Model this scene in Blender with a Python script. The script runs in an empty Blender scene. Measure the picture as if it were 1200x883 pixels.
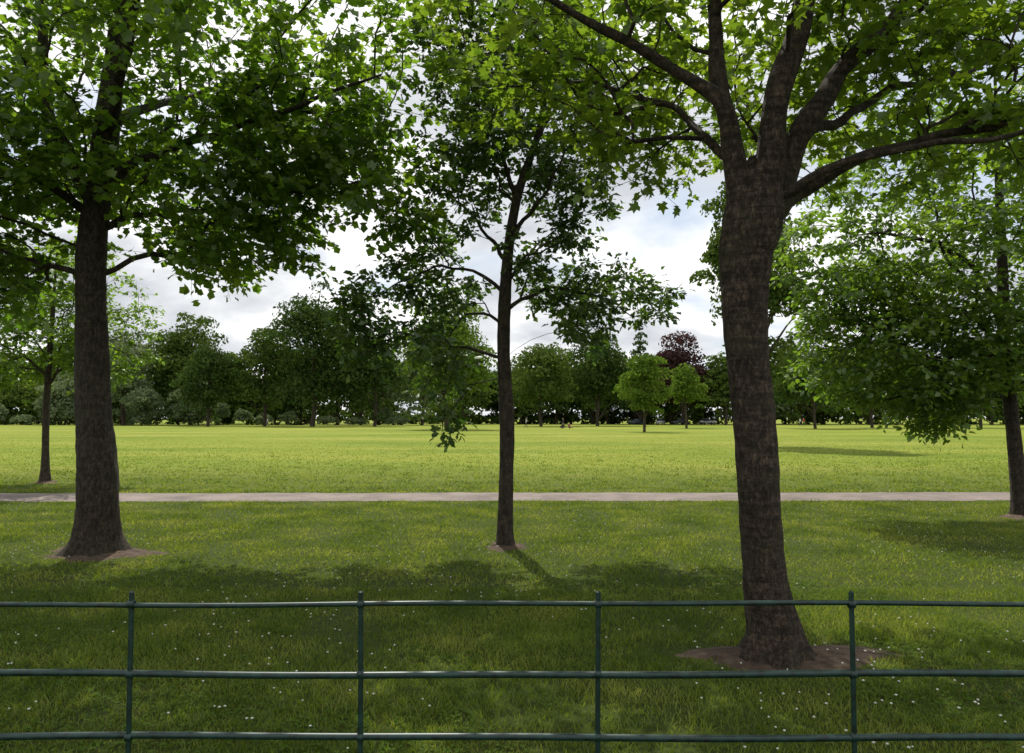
import bpy, math, random
import numpy as np
from mathutils import Vector
R = np.random.RandomState(7)
random.seed(7)
scene = bpy.context.scene
COL = scene.collection

# ------------------------------------------------------------------ helpers
def link(o, parent=None):
    COL.objects.link(o)
    if parent: o.parent = parent
    return o

def tri_mesh(name, V, F, mat, smooth=False, parent=None):
    V = np.asarray(V, dtype=np.float32).reshape(-1, 3)
    F = np.asarray(F, dtype=np.int32)
    k = F.shape[1]
    me = bpy.data.meshes.new(name)
    me.vertices.add(len(V)); me.vertices.foreach_set('co', V.ravel())
    me.loops.add(F.size); me.loops.foreach_set('vertex_index', F.ravel())
    me.polygons.add(len(F))
    me.polygons.foreach_set('loop_start', np.arange(0, F.size, k, dtype=np.int32))
    me.polygons.foreach_set('loop_total', np.full(len(F), k, dtype=np.int32))
    if smooth: me.polygons.foreach_set('use_smooth', np.ones(len(F), dtype=bool))
    me.materials.append(mat)
    me.update(calc_edges=True)
    return link(bpy.data.objects.new(name, me), parent)

def empty(name, loc=(0, 0, 0)):
    e = bpy.data.objects.new(name, None); e.location = loc
    e.empty_display_size = 0.3
    return link(e)

class Acc:
    def __init__(s): s.V = []; s.F = []; s.n = 0
    def add(s, V, F):
        s.V.append(V); s.F.append(F + s.n); s.n += len(V)
    def get(s): return np.concatenate(s.V), np.concatenate(s.F)

def norm(a): return a / (np.linalg.norm(a, axis=-1, keepdims=True) + 1e-9)

def tube(acc, P, r, sides=6, mod=None):
    P = np.asarray(P, float); r = np.asarray(r, float); n = len(P)
    T = norm(np.gradient(P, axis=0))
    d = P[-1] - P[0]
    ref = np.array([1., 0, 0]) if abs(d[0]) < 0.6 * np.linalg.norm(d) else np.array([0, 0.3, 1.])
    U = norm(np.cross(T, ref)); W = np.cross(T, U)
    th = np.linspace(0, 2 * np.pi, sides, endpoint=False)
    rr = r[:, None] * np.ones(sides)[None]
    if mod is not None: rr = rr * mod(P, th)
    V = P[:, None] + rr[..., None] * (np.cos(th)[None, :, None] * U[:, None] + np.sin(th)[None, :, None] * W[:, None])
    V = V.reshape(-1, 3)
    i = np.arange(n - 1)[:, None] * sides; j = np.arange(sides)[None]; j2 = (j + 1) % sides
    a = (i + j).ravel(); b = (i + j2).ravel(); c = (i + sides + j2).ravel(); e = (i + sides + j).ravel()
    F = np.concatenate([np.stack([a, b, c], 1), np.stack([a, c, e], 1)])
    acc.add(V, F)

def spline(pts, step=0.12):
    pts = np.asarray(pts, float)
    P = np.vstack([2 * pts[0] - pts[1], pts, 2 * pts[-1] - pts[-2]])
    out = []
    for k in range(1, len(P) - 2):
        p0, p1, p2, p3 = P[k - 1], P[k], P[k + 1], P[k + 2]
        m = max(2, int(np.linalg.norm(p2[:3] - p1[:3]) / step))
        t = np.linspace(0, 1, m, endpoint=False)[:, None]
        out.append(0.5 * (2 * p1 + (p2 - p0) * t + (2 * p0 - 5 * p1 + 4 * p2 - p3) * t ** 2 + (3 * p1 - p0 - 3 * p2 + p3) * t ** 3))
    out.append(pts[-1:])
    return np.concatenate(out)

# ------------------------------------------------------------------ materials
def newmat(name):
    m = bpy.data.materials.new(name); m.use_nodes = True
    nt = m.node_tree; nt.nodes.clear()
    out = nt.nodes.new('ShaderNodeOutputMaterial')
    return m, nt, out

def N(nt, t, **kw):
    n = nt.nodes.new(t)
    for k, v in kw.items():
        if k in n.inputs: n.inputs[k].default_value = v
        else: setattr(n, k, v)
    return n

def ramp(nt, stops):
    n = nt.nodes.new('ShaderNodeValToRGB')
    cr = n.color_ramp
    while len(cr.elements) < len(stops): cr.elements.new(0.5)
    for e, (p, c) in zip(cr.elements, stops):
        e.position = p; e.color = (*c, 1) if len(c) == 3 else c
    return n

def leaf_mat(name, cols, trans, tfac=0.45, gloss=0.05, rough=0.45, noise_scale=0.8, noise_amt=1.4):
    m, nt, out = newmat(name); L = nt.links
    geo = N(nt, 'ShaderNodeNewGeometry')
    k = len(cols)
    rp = ramp(nt, [(i / (k - 1), c) for i, c in enumerate(cols)])
    tc = N(nt, 'ShaderNodeTexCoord')
    no = N(nt, 'ShaderNodeTexNoise', Scale=noise_scale, Detail=3.0)
    L.new(tc.outputs['Object'], no.inputs['Vector'])
    mx = N(nt, 'ShaderNodeMath', operation='MULTIPLY_ADD'); mx.inputs[1].default_value = 0.55
    L.new(geo.outputs['Random Per Island'], mx.inputs[0])
    m2 = N(nt, 'ShaderNodeMath', operation='MULTIPLY_ADD'); m2.inputs[1].default_value = noise_amt; m2.inputs[2].default_value = 0.22 - noise_amt / 2
    L.new(no.outputs['Fac'], m2.inputs[0]); L.new(m2.outputs[0], mx.inputs[2])
    L.new(mx.outputs[0], rp.inputs['Fac'])
    d = N(nt, 'ShaderNodeBsdfDiffuse'); L.new(rp.outputs['Color'], d.inputs['Color'])
    t = N(nt, 'ShaderNodeBsdfTranslucent')
    tm = N(nt, 'ShaderNodeMix', data_type='RGBA', blend_type='MULTIPLY'); tm.inputs[0].default_value = 1.0
    L.new(rp.outputs['Color'], tm.inputs[6]); tm.inputs[7].default_value = (*trans, 1)
    L.new(tm.outputs[2], t.inputs['Color'])
    ms = N(nt, 'ShaderNodeMixShader'); ms.inputs[0].default_value = tfac
    L.new(d.outputs[0], ms.inputs[1]); L.new(t.outputs[0], ms.inputs[2])
    last = ms
    if gloss > 0:
        g = N(nt, 'ShaderNodeBsdfGlossy', Roughness=rough); g.inputs['Color'].default_value = (0.9, 0.95, 0.85, 1)
        m3 = N(nt, 'ShaderNodeMixShader'); m3.inputs[0].default_value = gloss
        L.new(ms.outputs[0], m3.inputs[1]); L.new(g.outputs[0], m3.inputs[2]); last = m3
    L.new(last.outputs[0], out.inputs[0])
    return m

def bark_mat(name, c1, c2, c3, ring=0.0, sc=1.0, plates=1.0):
    m, nt, out = newmat(name); L = nt.links
    tc = N(nt, 'ShaderNodeTexCoord')
    mp = N(nt, 'ShaderNodeMapping'); mp.inputs['Scale'].default_value = (1 * sc, 1 * sc, 0.45 * sc)
    L.new(tc.outputs['Object'], mp.inputs['Vector'])
    nz = N(nt, 'ShaderNodeTexNoise', Scale=22.0, Detail=12.0, Roughness=0.8)
    L.new(mp.outputs[0], nz.inputs['Vector'])
    wv = N(nt, 'ShaderNodeMix', data_type='RGBA', blend_type='ADD'); wv.inputs[0].default_value = 0.16
    L.new(mp.outputs[0], wv.inputs[6]); L.new(nz.outputs['Color'], wv.inputs[7])
    v = N(nt, 'ShaderNodeTexVoronoi', Scale=34.0, feature='DISTANCE_TO_EDGE'); L.new(wv.outputs[2], v.inputs['Vector'])
    mp2 = N(nt, 'ShaderNodeMapping'); mp2.inputs['Scale'].default_value = (2.2, 2.2, 15)
    L.new(tc.outputs['Object'], mp2.inputs['Vector'])
    n2 = N(nt, 'ShaderNodeTexNoise', Scale=1.8, Detail=6.0, Roughness=.65); L.new(mp2.outputs[0], n2.inputs['Vector'])
    n3 = N(nt, 'ShaderNodeTexNoise', Scale=2.6, Detail=7.0, Roughness=.65); L.new(tc.outputs['Object'], n3.inputs['Vector'])
    sv = N(nt, 'ShaderNodeMath', operation='MINIMUM'); L.new(v.outputs['Distance'], sv.inputs[0]); sv.inputs[1].default_value = 0.16
    a = N(nt, 'ShaderNodeMath', operation='MULTIPLY_ADD'); L.new(sv.outputs[0], a.inputs[0]); a.inputs[1].default_value = plates
    L.new(nz.outputs['Fac'], a.inputs[2])
    a2 = N(nt, 'ShaderNodeMath', operation='MULTIPLY_ADD'); L.new(n2.outputs['Fac'], a2.inputs[0]); a2.inputs[1].default_value = ring
    L.new(a.outputs[0], a2.inputs[2])
    mid = .5 + .08 * plates + .5 * ring
    hn = N(nt, 'ShaderNodeMapRange'); hn.inputs['From Min'].default_value = mid - .17 - .07 * ring; hn.inputs['From Max'].default_value = mid + .19 + .07 * ring
    L.new(a2.outputs[0], hn.inputs['Value'])
    rp = ramp(nt, [(0.05, c1), (0.5, c2), (0.95, c3)])
    L.new(hn.outputs[0], rp.inputs['Fac'])
    rp3 = ramp(nt, [(0.5, (0, 0, 0)), (0.64, (1, 1, 1))]); L.new(n3.outputs['Fac'], rp3.inputs['Fac'])
    mc = N(nt, 'ShaderNodeMix', data_type='RGBA', blend_type='MIX'); L.new(rp.outputs[0], mc.inputs[6]); mc.inputs[7].default_value = (0.06, 0.065, 0.03, 1)
    mm = N(nt, 'ShaderNodeMath', operation='MULTIPLY'); mm.inputs[1].default_value = 0.4
    L.new(rp3.outputs[0], mm.inputs[0]); L.new(mm.outputs[0], mc.inputs[0])
    b = N(nt, 'ShaderNodeBsdfPrincipled', Roughness=0.85); b.inputs['Specular IOR Level'].default_value = .3
    L.new(mc.outputs[2], b.inputs['Base Color'])
    bp = N(nt, 'ShaderNodeBump', Strength=1.0, Distance=0.035); L.new(a2.outputs[0], bp.inputs['Height'])
    L.new(bp.outputs[0], b.inputs['Normal']); L.new(b.outputs[0], out.inputs[0])
    return m

def plain(name, c, rough=0.6, metal=0.0, var=0.15, sc=8.0):
    m, nt, out = newmat(name); L = nt.links
    tc = N(nt, 'ShaderNodeTexCoord'); nz = N(nt, 'ShaderNodeTexNoise', Scale=sc, Detail=5.0)
    L.new(tc.outputs['Object'], nz.inputs['Vector'])
    rp = ramp(nt, [(0.3, tuple(x * (1 - var) for x in c)), (0.7, tuple(min(1, x * (1 + var)) for x in c))])
    L.new(nz.outputs['Fac'], rp.inputs['Fac'])
    b = N(nt, 'ShaderNodeBsdfPrincipled', Roughness=rough, Metallic=metal)
    L.new(rp.outputs[0], b.inputs['Base Color']); L.new(b.outputs[0], out.inputs[0])
    return m

M_mapleR = leaf_mat('leaf_maple_fresh', [(0.040, 0.080, 0.010), (0.085, 0.140, 0.015), (0.140, 0.195, 0.024)], (2.7, 2.6, 1.3), 0.55)
M_mapleL = leaf_mat('leaf_maple_deep', [(0.032, 0.072, 0.009), (0.070, 0.128, 0.014), (0.130, 0.185, 0.020)], (2.7, 2.7, 1.2), 0.57)
M_oak = leaf_mat('leaf_oak', [(0.020, 0.044, 0.010), (0.040, 0.080, 0.014), (0.085, 0.125, 0.022)], (2.2, 2.3, 1.0), 0.42)
M_small = leaf_mat('leaf_young_tree', [(0.055, 0.105, 0.013), (0.090, 0.155, 0.018), (0.135, 0.200, 0.025)], (2.4, 2.4, 1.1), 0.5)
M_lime = leaf_mat('leaf_lime', [(0.040, 0.082, 0.012), (0.082, 0.142, 0.018), (0.130, 0.185, 0.028)], (2.6, 2.6, 1.3), 0.52)
far = dict(noise_scale=0.16)
M_farA = leaf_mat('leaf_far_mid', [(0.038, 0.064, 0.016), (0.074, 0.114, 0.026), (0.120, 0.158, 0.042)], (1.6, 1.7, 1.0), 0.3, 0.0, **far)
M_farB = leaf_mat('leaf_far_dark', [(0.022, 0.044, 0.014), (0.046, 0.078, 0.021), (0.082, 0.117, 0.032)], (1.5, 1.6, 1.0), 0.28, 0.0, **far)
M_farC = leaf_mat('leaf_far_pale', [(0.095, 0.130, 0.070), (0.150, 0.190, 0.098), (0.205, 0.240, 0.135)], (1.3, 1.4, 1.0), 0.3, 0.0, **far)
M_farD = leaf_mat('leaf_far_bright', [(0.055, 0.098, 0.016), (0.098, 0.155, 0.026), (0.155, 0.205, 0.040)], (1.7, 1.8, 1.0), 0.35, 0.0, **far)
M_copper = leaf_mat('leaf_copper', [(0.030, 0.018, 0.018), (0.058, 0.034, 0.033), (0.090, 0.054, 0.048)], (1.6, 1.0, 1.0), 0.2, 0.0, **far)
M_bark = bark_mat('bark_maple', (0.010, 0.007, 0.005), (0.050, 0.034, 0.023), (0.165, 0.120, 0.083), ring=0.6)
M_bark2 = bark_mat('bark_grey', (0.012, 0.009, 0.007), (0.047, 0.036, 0.025), (0.13, 0.10, 0.07), ring=0.2)
M_fence = plain('fence_green_paint', (0.007, 0.028, 0.022), 0.42, 0.0, 0.6, 30)

# ------------------------------------------------------------------ leaves
def half(outline):
    o = outline + [(u, -v) for u, v in reversed(outline[1:-1])]
    return np.array(o)
MAPLE = half([(0, 0), (-.06, .22), (.14, .50), (.27, .27), (.62, .47), (.58, .17), (1, 0)])
MAPLE_S = half([(0, 0), (.08, .50), (.27, .25), (.64, .46), (1, 0)])
OAK = half([(0, 0), (.20, .20), (.36, .13), (.60, .30), (1, 0)])
OVATE = half([(0, 0), (.28, .32), (.62, .27), (1, 0)])

def leaf_geo(acc, pos, axis, nrm, size, outline, ctr=(0.35, 0), fold=0.25, droop=0.3):
    n = len(pos); k = len(outline)
    axis = norm(axis); side = norm(np.cross(nrm, axis)); up = np.cross(axis, side)
    o = np.vstack([outline, [ctr]])
    w = fold * np.abs(o[:, 1]) - droop * np.clip(o[:, 0], 0, 1) ** 2 * 0.6
    V = pos[:, None] + size[:, None, None] * (o[None, :, 0, None] * axis[:, None] + o[None, :, 1, None] * side[:, None] + w[None, :, None] * up[:, None])
    i = np.arange(k); f = np.stack([i, (i + 1) % k, np.full(k, k)], 1)
    F = (f[None] + (np.arange(n) * (k + 1))[:, None, None]).reshape(-1, 3)
    acc.add(V.reshape(-1, 3), F)

def hero_tree(name, limbs, blobs, leafmat, barkmat, outline=MAPLE, leaf=0.12, twigs=4, lpt=8, twl=(0.25, 0.5),
              tip_r=0.0045, seed=1, sides=20, flare=0.7, fdec=.16, mind=0.2, lobes=5, bias=0.35, up=0.5, ntilt=.42, hang=.25, spread=(.9, .35), clump=1.4, cthr=-.12):
    R = np.random.RandomState(seed)
    root = empty(name, tuple(limbs[0][0][:3]))
    origin = np.array(limbs[0][0][:3])
    A = Acc(); pos = []; plen = []; hr = []
    base = np.array(limbs[0][0][:3])
    ph = R.rand(8) * 6.28
    def mod(P, th):
        z = (P[:, 2] - base[2])[:, None]; t = th[None]
        m = 1 + flare * np.exp(-z / fdec) * (0.6 + 0.45 * np.cos(lobes * t + ph[0]) + 0.2 * np.cos(3 * t + ph[1]))
        m = m + 0.05 * np.sin(2 * t + ph[2] + z * 1.3) + 0.04 * np.sin(3 * t + ph[3] + 2.1 * z) + 0.022 * np.sin(6 * t + 3 * z + ph[4]) + 0.014 * np.sin(13 * z + ph[5] + 2 * t) + .012 * np.sin(29 * z + ph[6] - 3 * t) + .03 * np.sin(4.3 * z + ph[7])
        return m
    for li, L in enumerate(limbs):
        S = spline(np.array(L), 0.04 if li == 0 else 0.10)
        P = S[:, :3].copy(); r = np.clip(S[:, 3], 0.004, 9)
        t = np.linspace(0, 1, len(P))
        if li > 0:
            for a in range(3):
                amp = 0.035 * min(1, np.linalg.norm(P[-1] - P[0]) / 2)
                P[:, a] += amp * np.minimum(1, t * 5) * (np.sin(t * R.uniform(6, 14) + R.rand() * 6) + .5 * np.sin(t * R.uniform(16, 30) + R.rand() * 6))
            r = r * (1 + .06 * np.sin(t * 21 + R.rand() * 6) + .04 * np.sin(t * 47 + R.rand() * 6))
        tube(A, P, r, sides if li == 0 else 12, mod if li == 0 else None)
        if li == 0: ds = np.concatenate([[0], np.cumsum(np.linalg.norm(np.diff(P, axis=0), axis=1))]); l0 = 0
        else:
            d0 = np.linalg.norm(np.array(pos) - P[0], axis=1); l0 = plen[int(d0.argmin())]
            ds = l0 + np.concatenate([[0], np.cumsum(np.linalg.norm(np.diff(P, axis=0), axis=1))])
        zmin = limbs[0][0][2] + 2.2 if li == 0 else -9
        for q_, (p, q, s) in enumerate(zip(P, ds, r)):
            if p[2] > zmin and q_ % 2 == 0: pos.append(p); plen.append(q); hr.append(s)
    nh = len(pos)
    # clumpiness: a smooth random 3-D field leaves voids between leafy masses
    K = norm(R.normal(size=(9, 3))) * (2 * np.pi / clump) * R.uniform(.6, 1.5, (9, 1)); PHS = R.rand(9) * 6.28
    def field(p): return np.sin(K @ p + PHS).sum() / 3.0
    T = []
    for (c, rad, n) in blobs:
        c = np.array(c); rad = np.array(rad); got = 0; tries = 0
        while got < n and tries < n * 14:
            tries += 1
            v = R.normal(size=3); v /= np.linalg.norm(v); v *= R.rand() ** (1 / 2.6)
            p = c + v * rad
            if field(p) < cthr and R.rand() < .93: continue
            if T and mind > 0:
                if (np.sum((np.array(T[-400:]) - p) ** 2, axis=1).min()) < mind ** 2: continue
            T.append(p); got += 1
    T = np.array(T)
    H = np.array(pos)
    dm = np.array([np.linalg.norm(H - t, axis=1).min() for t in T])
    T = T[np.argsort(dm)]
    cap = nh + len(T) * 12 + 10
    PN = np.zeros((cap, 3)); PN[:nh] = H; PL = np.zeros(cap); PL[:nh] = plen
    par = np.full(cap, -1); cnt = np.zeros(cap); n = nh
    HR = np.zeros(cap); HR[:nh] = hr
    paths = []; tdir = []
    for t in T:
        d = np.linalg.norm(PN[:n] - t, axis=1)
        a = int((d + bias * PL[:n]).argmin()); L = d[a]
        m = int(np.clip(L / 0.2, 2, 10))
        s = PN[a]; dirv = t - s
        mid = s + dirv * 0.5 + np.array([0, 0, up * 0.22 * L]) + R.normal(size=3) * 0.09 * L
        tt = np.linspace(0, 1, m + 1)[1:, None]
        C = (1 - tt) ** 2 * s + 2 * tt * (1 - tt) * mid + tt ** 2 * t
        C[:-1] += R.normal(size=(m - 1, 3)) * .012
        PN[n:n + m] = C; PL[n:n + m] = PL[a] + np.linspace(0, 1, m + 1)[1:] * L
        par[n] = a; par[n + 1:n + m] = np.arange(n, n + m - 1)
        paths.append([a] + list(range(n, n + m))); tdir.append(norm(C[-1] - C[-2]))
        n += m
        cnt[n - 1] += 1
    for i in range(n - 1, nh - 1, -1):
        if par[i] >= nh: cnt[par[i]] += cnt[i]
    rad = tip_r * np.maximum(cnt, 1) ** 0.5
    for p in paths:
        r = rad[p].copy()
        r[0] = r[1] if p[0] >= nh else min(r[1] * 1.15, HR[p[0]] * 0.95)
        r = np.minimum(r, max(r[0], 0.004))
        tube(A, PN[p], r, 7 if r[0] > 0.015 else 4)
    tdir = np.array(tdir)
    B = np.repeat(T, twigs, 0); D = np.repeat(tdir, twigs, 0)
    D = D + R.normal(size=D.shape) * np.array([spread[0], spread[0], spread[1]]); D[:, 2] *= 0.7; D = norm(D)
    Ln = R.uniform(*twl, size=len(B))
    E = B + D * Ln[:, None] + np.array([0, 0, -0.06]) * Ln[:, None]
    th = np.array([0, 2.09, 4.18])
    U = norm(np.cross(D, [0.1, 0.2, 1.])); W = np.cross(D, U)
    ring = np.cos(th)[None, :, None] * U[:, None] + np.sin(th)[None, :, None] * W[:, None]
    V = np.concatenate([B[:, None] + ring * tip_r * 0.8, E[:, None] + ring * tip_r * 0.35], 1).reshape(-1, 3)
    f = np.array([[0, 1, 4], [0, 4, 3], [1, 2, 5], [1, 5, 4], [2, 0, 3], [2, 3, 5]])
    A.add(V, (f[None] + (np.arange(len(B)) * 6)[:, None, None]).reshape(-1, 3))
    s = (np.arange(lpt) + 0.6) / lpt
    Pp = B[:, None] + (E - B)[:, None] * s[None, :, None]
    sgn = np.where(np.arange(lpt) % 2 == 0, 1, -1)[None, :, None]
    ax = D[:, None] * 0.6 + U[:, None] * sgn * 0.9 + R.normal(size=Pp.shape) * 0.45 + np.array([0, 0, -hang])
    Pp = Pp.reshape(-1, 3); ax = norm(ax.reshape(-1, 3))
    Pp = Pp + ax * leaf * 0.35 + R.normal(size=Pp.shape) * 0.03
    nr = np.array([0, 0, 1.]) + R.normal(size=Pp.shape) * ntilt
    keep = R.rand(len(Pp)) < 0.9
    LA = Acc()
    leaf_geo(LA, Pp[keep], ax[keep], nr[keep], leaf * R.uniform(0.5, 1.15, keep.sum()), outline)
    V, F = A.get(); tri_mesh('trunk_and_branches', V - origin, F, barkmat, True, root)
    V, F = LA.get(); tri_mesh('foliage', V - origin, F, leafmat, False, root)
    return root

# ---- near maple on the right
hero_tree('maple_tree', [
    [(1.86, 5.35, -0.05, .215), (1.85, 5.35, .22, .18), (1.81, 5.35, .5, .163), (1.77, 5.35, 1.06, .150), (1.74, 5.35, 1.64, .143), (1.69, 5.35, 2.3, .147), (1.70, 5.35, 2.85, .170), (1.76, 5.35, 3.12, .205), (1.80, 5.37, 3.38, .18), (1.86, 5.4, 3.6, .11)],
    [(1.74, 5.35, 3.0, .14), (1.69, 5.33, 3.35, .12), (1.62, 5.3, 3.72, .075), (1.50, 5.25, 4.0, .055), (1.14, 5.2, 4.27, .042), (0.62, 5.15, 4.45, .032), (0.0, 5.1, 4.75, .02), (-.5, 5.1, 5.0, .01)],
    [(1.70, 5.4, 3.35, .10), (1.60, 5.45, 3.9, .07), (1.57, 5.5, 4.5, .058), (1.60, 5.7, 5.4, .045), (1.5, 6., 6.4, .02)],
    [(1.82, 5.35, 3.15, .14), (1.90, 5.3, 3.6, .11), (1.95, 5.25, 4.1, .09), (2.08, 5.2, 4.7, .078), (2.25, 5.1, 5.6, .06), (2.3, 5.0, 6.9, .02)],
    [(1.88, 5.38, 3.25, .13), (2.06, 5.4, 3.65, .095), (2.28, 5.42, 4.0, .078), (2.9, 5.5, 4.75, .06), (3.6, 5.6, 5.7, .02)],
    [(1.86, 5.35, 3.15, .10), (2.12, 5.32, 3.37, .052), (2.68, 5.25, 3.60, .038), (3.3, 5.2, 3.78, .028), (4.2, 5.1, 4.1, .014)],
    [(2.12, 5.42, 3.75, .05), (2.5, 5.7, 4.05, .038), (3.1, 6.0, 4.35, .03), (4.3, 6.4, 4.9, .014)],
    [(1.66, 5.45, 3.6, .035), (1.35, 6.0, 4.2, .028), (0.9, 6.8, 4.8, .02), (.4, 7.6, 5.3, .012)],
    [(1.92, 5.5, 3.5, .04), (2.3, 6.4, 4.0, .03), (2.7, 7.4, 4.5, .022), (3.1, 8.4, 5.0, .012)],
    [(1.95, 5.3, 3.3, .038), (2.5, 5.0, 3.5, .024), (3.1, 4.7, 3.55, .018), (3.8, 4.5, 3.6, .01)],
], [((1.9, 5.7, 6.2), (3.5, 3.0, 1.8), 265), ((0.6, 6.0, 4.8), (1.3, 1.3, .55), 50), ((0.95, 6.2, 4.05), (.55, .6, .35), 14),
    ((3.3, 6.4, 4.5), (1.5, 1.6, .65), 70), ((3.6, 5.5, 3.9), (.9, .9, .35), 22), ((3.3, 5.6, 5.1), (1.4, 1.2, .5), 46), ((2.4, 7.8, 5.2), (2.3, 1.2, .9), 66)],
    M_mapleR, M_bark, MAPLE, 0.108, 4, 8, (0.22, 0.45), seed=3, sides=40, flare=0.7, mind=.2, ntilt=.5, clump=1.3, cthr=-.1)

# ---- big maple on the left
hero_tree('maple_tree', [
    [(-5.24, 9.49, -.05, .32), (-5.24, 9.49, .35, .265), (-5.26, 9.49, 1.05, .222), (-5.37, 9.49, 2.1, .195), (-5.43, 9.49, 3.75, .18), (-5.36, 9.5, 4.7, .17), (-5.27, 9.5, 5.8, .14), (-5.2, 9.6, 7.2, .10), (-5.1, 9.7, 9.6, .03)],
    [(-5.40, 9.49, 4.4, .10), (-5.75, 9.4, 5.1, .085), (-6.0, 9.3, 6.2, .07), (-6.2, 9.2, 8.0, .03)],
    [(-5.33, 9.49, 4.6, .08), (-4.9, 9.4, 4.95, .06), (-3.9, 9.2, 5.25, .045), (-2.6, 9.0, 5.6, .03), (-1.6, 8.9, 5.9, .012)],
    [(-5.40, 9.49, 4.1, .05), (-4.8, 9.7, 4.45, .036), (-3.9, 10., 4.55, .025), (-3.0, 10.2, 4.6, .012)],
    [(-5.42, 9.49, 4.3, .06), (-6.1, 9.2, 4.8, .04), (-7.2, 9.0, 5.0, .025), (-8.4, 8.9, 5.1, .012)],
    [(-5.3, 9.5, 5.3, .08), (-4.8, 8.9, 5.9, .06), (-4.1, 8.0, 6.7, .04), (-3.2, 7.0, 7.3, .02)],
    [(-5.3, 9.5, 5.5, .08), (-5.1, 10.3, 6.1, .06), (-4.7, 11.3, 6.8, .04), (-4.2, 12.5, 7.3, .02)],
], [((-5.3, 9.5, 7.2), (4.8, 3.4, 2.7), 600), ((-2.8, 9.3, 5.3), (1.6, 1.4, .8), 92), ((-3.9, 9.6, 4.6), (1.5, 1.4, .6), 76), ((-3.7, 9.6, 4.0), (1.0, .9, .45), 30),
    ((-7.0, 9.3, 4.5), (1.9, 1.7, .9), 120), ((-5.6, 9.6, 4.9), (1.5, 1.5, .6), 46), ((-1.7, 9.4, 4.7), (.8, .8, .5), 24), ((-6.7, 9.6, 3.6), (1.0, 1, .5), 30)],
    M_mapleL, M_bark2, MAPLE_S, 0.122, 4, 9, (0.28, 0.55), seed=5, sides=32, flare=0.65, mind=.24, ntilt=.5, clump=1.7, cthr=-.08)

# ---- young oak in the middle
hero_tree('oak_tree', [
    [(-.09, 9.93, -.05, .125), (-.09, 9.93, .3, .108), (-.08, 9.93, .9, .098), (-.07, 9.93, 1.6, .093), (-.11, 9.93, 2.7, .085), (-.06, 9.93, 3.85, .075), (.06, 9.93, 4.65, .064), (.25, 9.95, 5.25, .054), (.4, 9.95, 5.75, .045), (.5, 10, 6.7, .032), (.55, 10, 8.0, .012)],
    [(-.09, 9.93, 3.35, .030), (-.4, 9.9, 3.65, .023), (-.75, 9.85, 3.7, .018), (-1.3, 9.8, 3.6, .013), (-2.0, 9.7, 3.2, .007)],
    [(-.07, 9.93, 3.15, .032), (.35, 10.0, 3.45, .022), (.9, 10.05, 3.4, .016), (1.7, 10.1, 3.3, .007)],
    [(-.07, 9.93, 3.8, .034), (-.4, 10.1, 4.3, .022), (-.9, 10.3, 4.9, .01)],
    [(.0, 9.93, 4.1, .036), (.4, 9.8, 4.7, .022), (.8, 9.6, 5.3, .01)],
    [(.06, 9.93, 4.7, .036), (-.2, 9.9, 5.4, .024), (-.6, 9.8, 6.2, .01)],
    [(.3, 9.95, 5.4, .034), (.6, 10.0, 6.0, .024), (.9, 10., 6.9, .01)],
    [(-.10, 9.93, 2.95, .026), (-.4, 9.8, 3.1, .018), (-.75, 9.7, 2.9, .012), (-1.0, 9.6, 2.4, .006)],
    [(-.09, 9.93, 3.5, .026), (.2, 9.6, 3.8, .017), (.6, 9.3, 3.9, .007)],
], [((.15, 9.95, 6.6), (1.4, 1.4, 1.5), 220), ((.05, 9.95, 5.1), (1.3, 1.1, .7), 66), ((-.95, 9.9, 4.45), (.6, .8, .5), 22), ((.95, 9.9, 4.3), (.55, .7, .5), 16), ((.35, 9.8, 3.9), (.5, .8, .4), 10),
    ((-1.2, 9.8, 3.5), (.85, .8, .45), 32), ((-1.95, 9.7, 2.95), (.42, .45, .55), 28), ((1.0, 10., 3.45), (.85, .9, .35), 36), ((.95, 10., 2.95), (.55, .7, .3), 14), ((-.95, 9.7, 2.55), (.5, .6, .6), 26), ((1.7, 10., 3.3), (.5, .5, .28), 15), ((-.9, 9.7, 1.8), (.25, .3, .35), 5)],
    M_oak, M_bark2, OAK, 0.115, 5, 9, (0.10, 0.28), seed=12, sides=20, flare=0.35, fdec=.12, mind=.12, tip_r=.0036, ntilt=.9, hang=.2, spread=(.9, .9), clump=.9, cthr=-.12)

# ---- tree at the right edge beyond the near maple
hero_tree('lime_tree', [
    [(8.75, 12.9, -.05, .15), (8.74, 12.9, .5, .12), (8.68, 12.9, 1.6, .11), (8.6, 12.9, 2.8, .10), (8.6, 12.9, 4.2, .09), (8.6, 12.9, 6.5, .05), (8.6, 12.9, 8.0, .02)],
    [(8.6, 12.9, 2.9, .06), (7.9, 12.8, 3.5, .045), (7.0, 12.7, 3.6, .03), (6.0, 12.6, 3.2, .01)],
    [(8.6, 12.9, 3.5, .06), (8.0, 12.9, 4.4, .045), (7.0, 13., 4.9, .03), (5.9, 13., 5.0, .01)],
    [(8.6, 12.9, 2.6, .05), (8.0, 12.7, 2.9, .035), (7.2, 12.5, 2.6, .02), (6.6, 12.4, 2.1, .008)],
    [(8.6, 12.9, 3.2, .05), (9.4, 12.7, 3.8, .035), (10.4, 12.5, 4.0, .02)],
], [((8.4, 12.9, 5.2), (3.0, 2.2, 2.4), 400), ((6.5, 12.8, 3.5), (1.6, 1.3, .95), 165), ((6.4, 12.7, 2.5), (1.5, 1.0, .6), 95), ((7.3, 12.6, 1.95), (.75, .6, .5), 36), ((8.4, 12.6, 2.9), (1.3, 1.2, .9), 90), ((5.6, 12.9, 4.6), (.9, .9, .7), 30)],
    M_lime, M_bark2, OVATE, 0.12, 5, 9, (0.22, 0.45), seed=21, sides=14, flare=0.4, mind=.16, ntilt=.6, clump=1.3, cthr=-.2)

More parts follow.
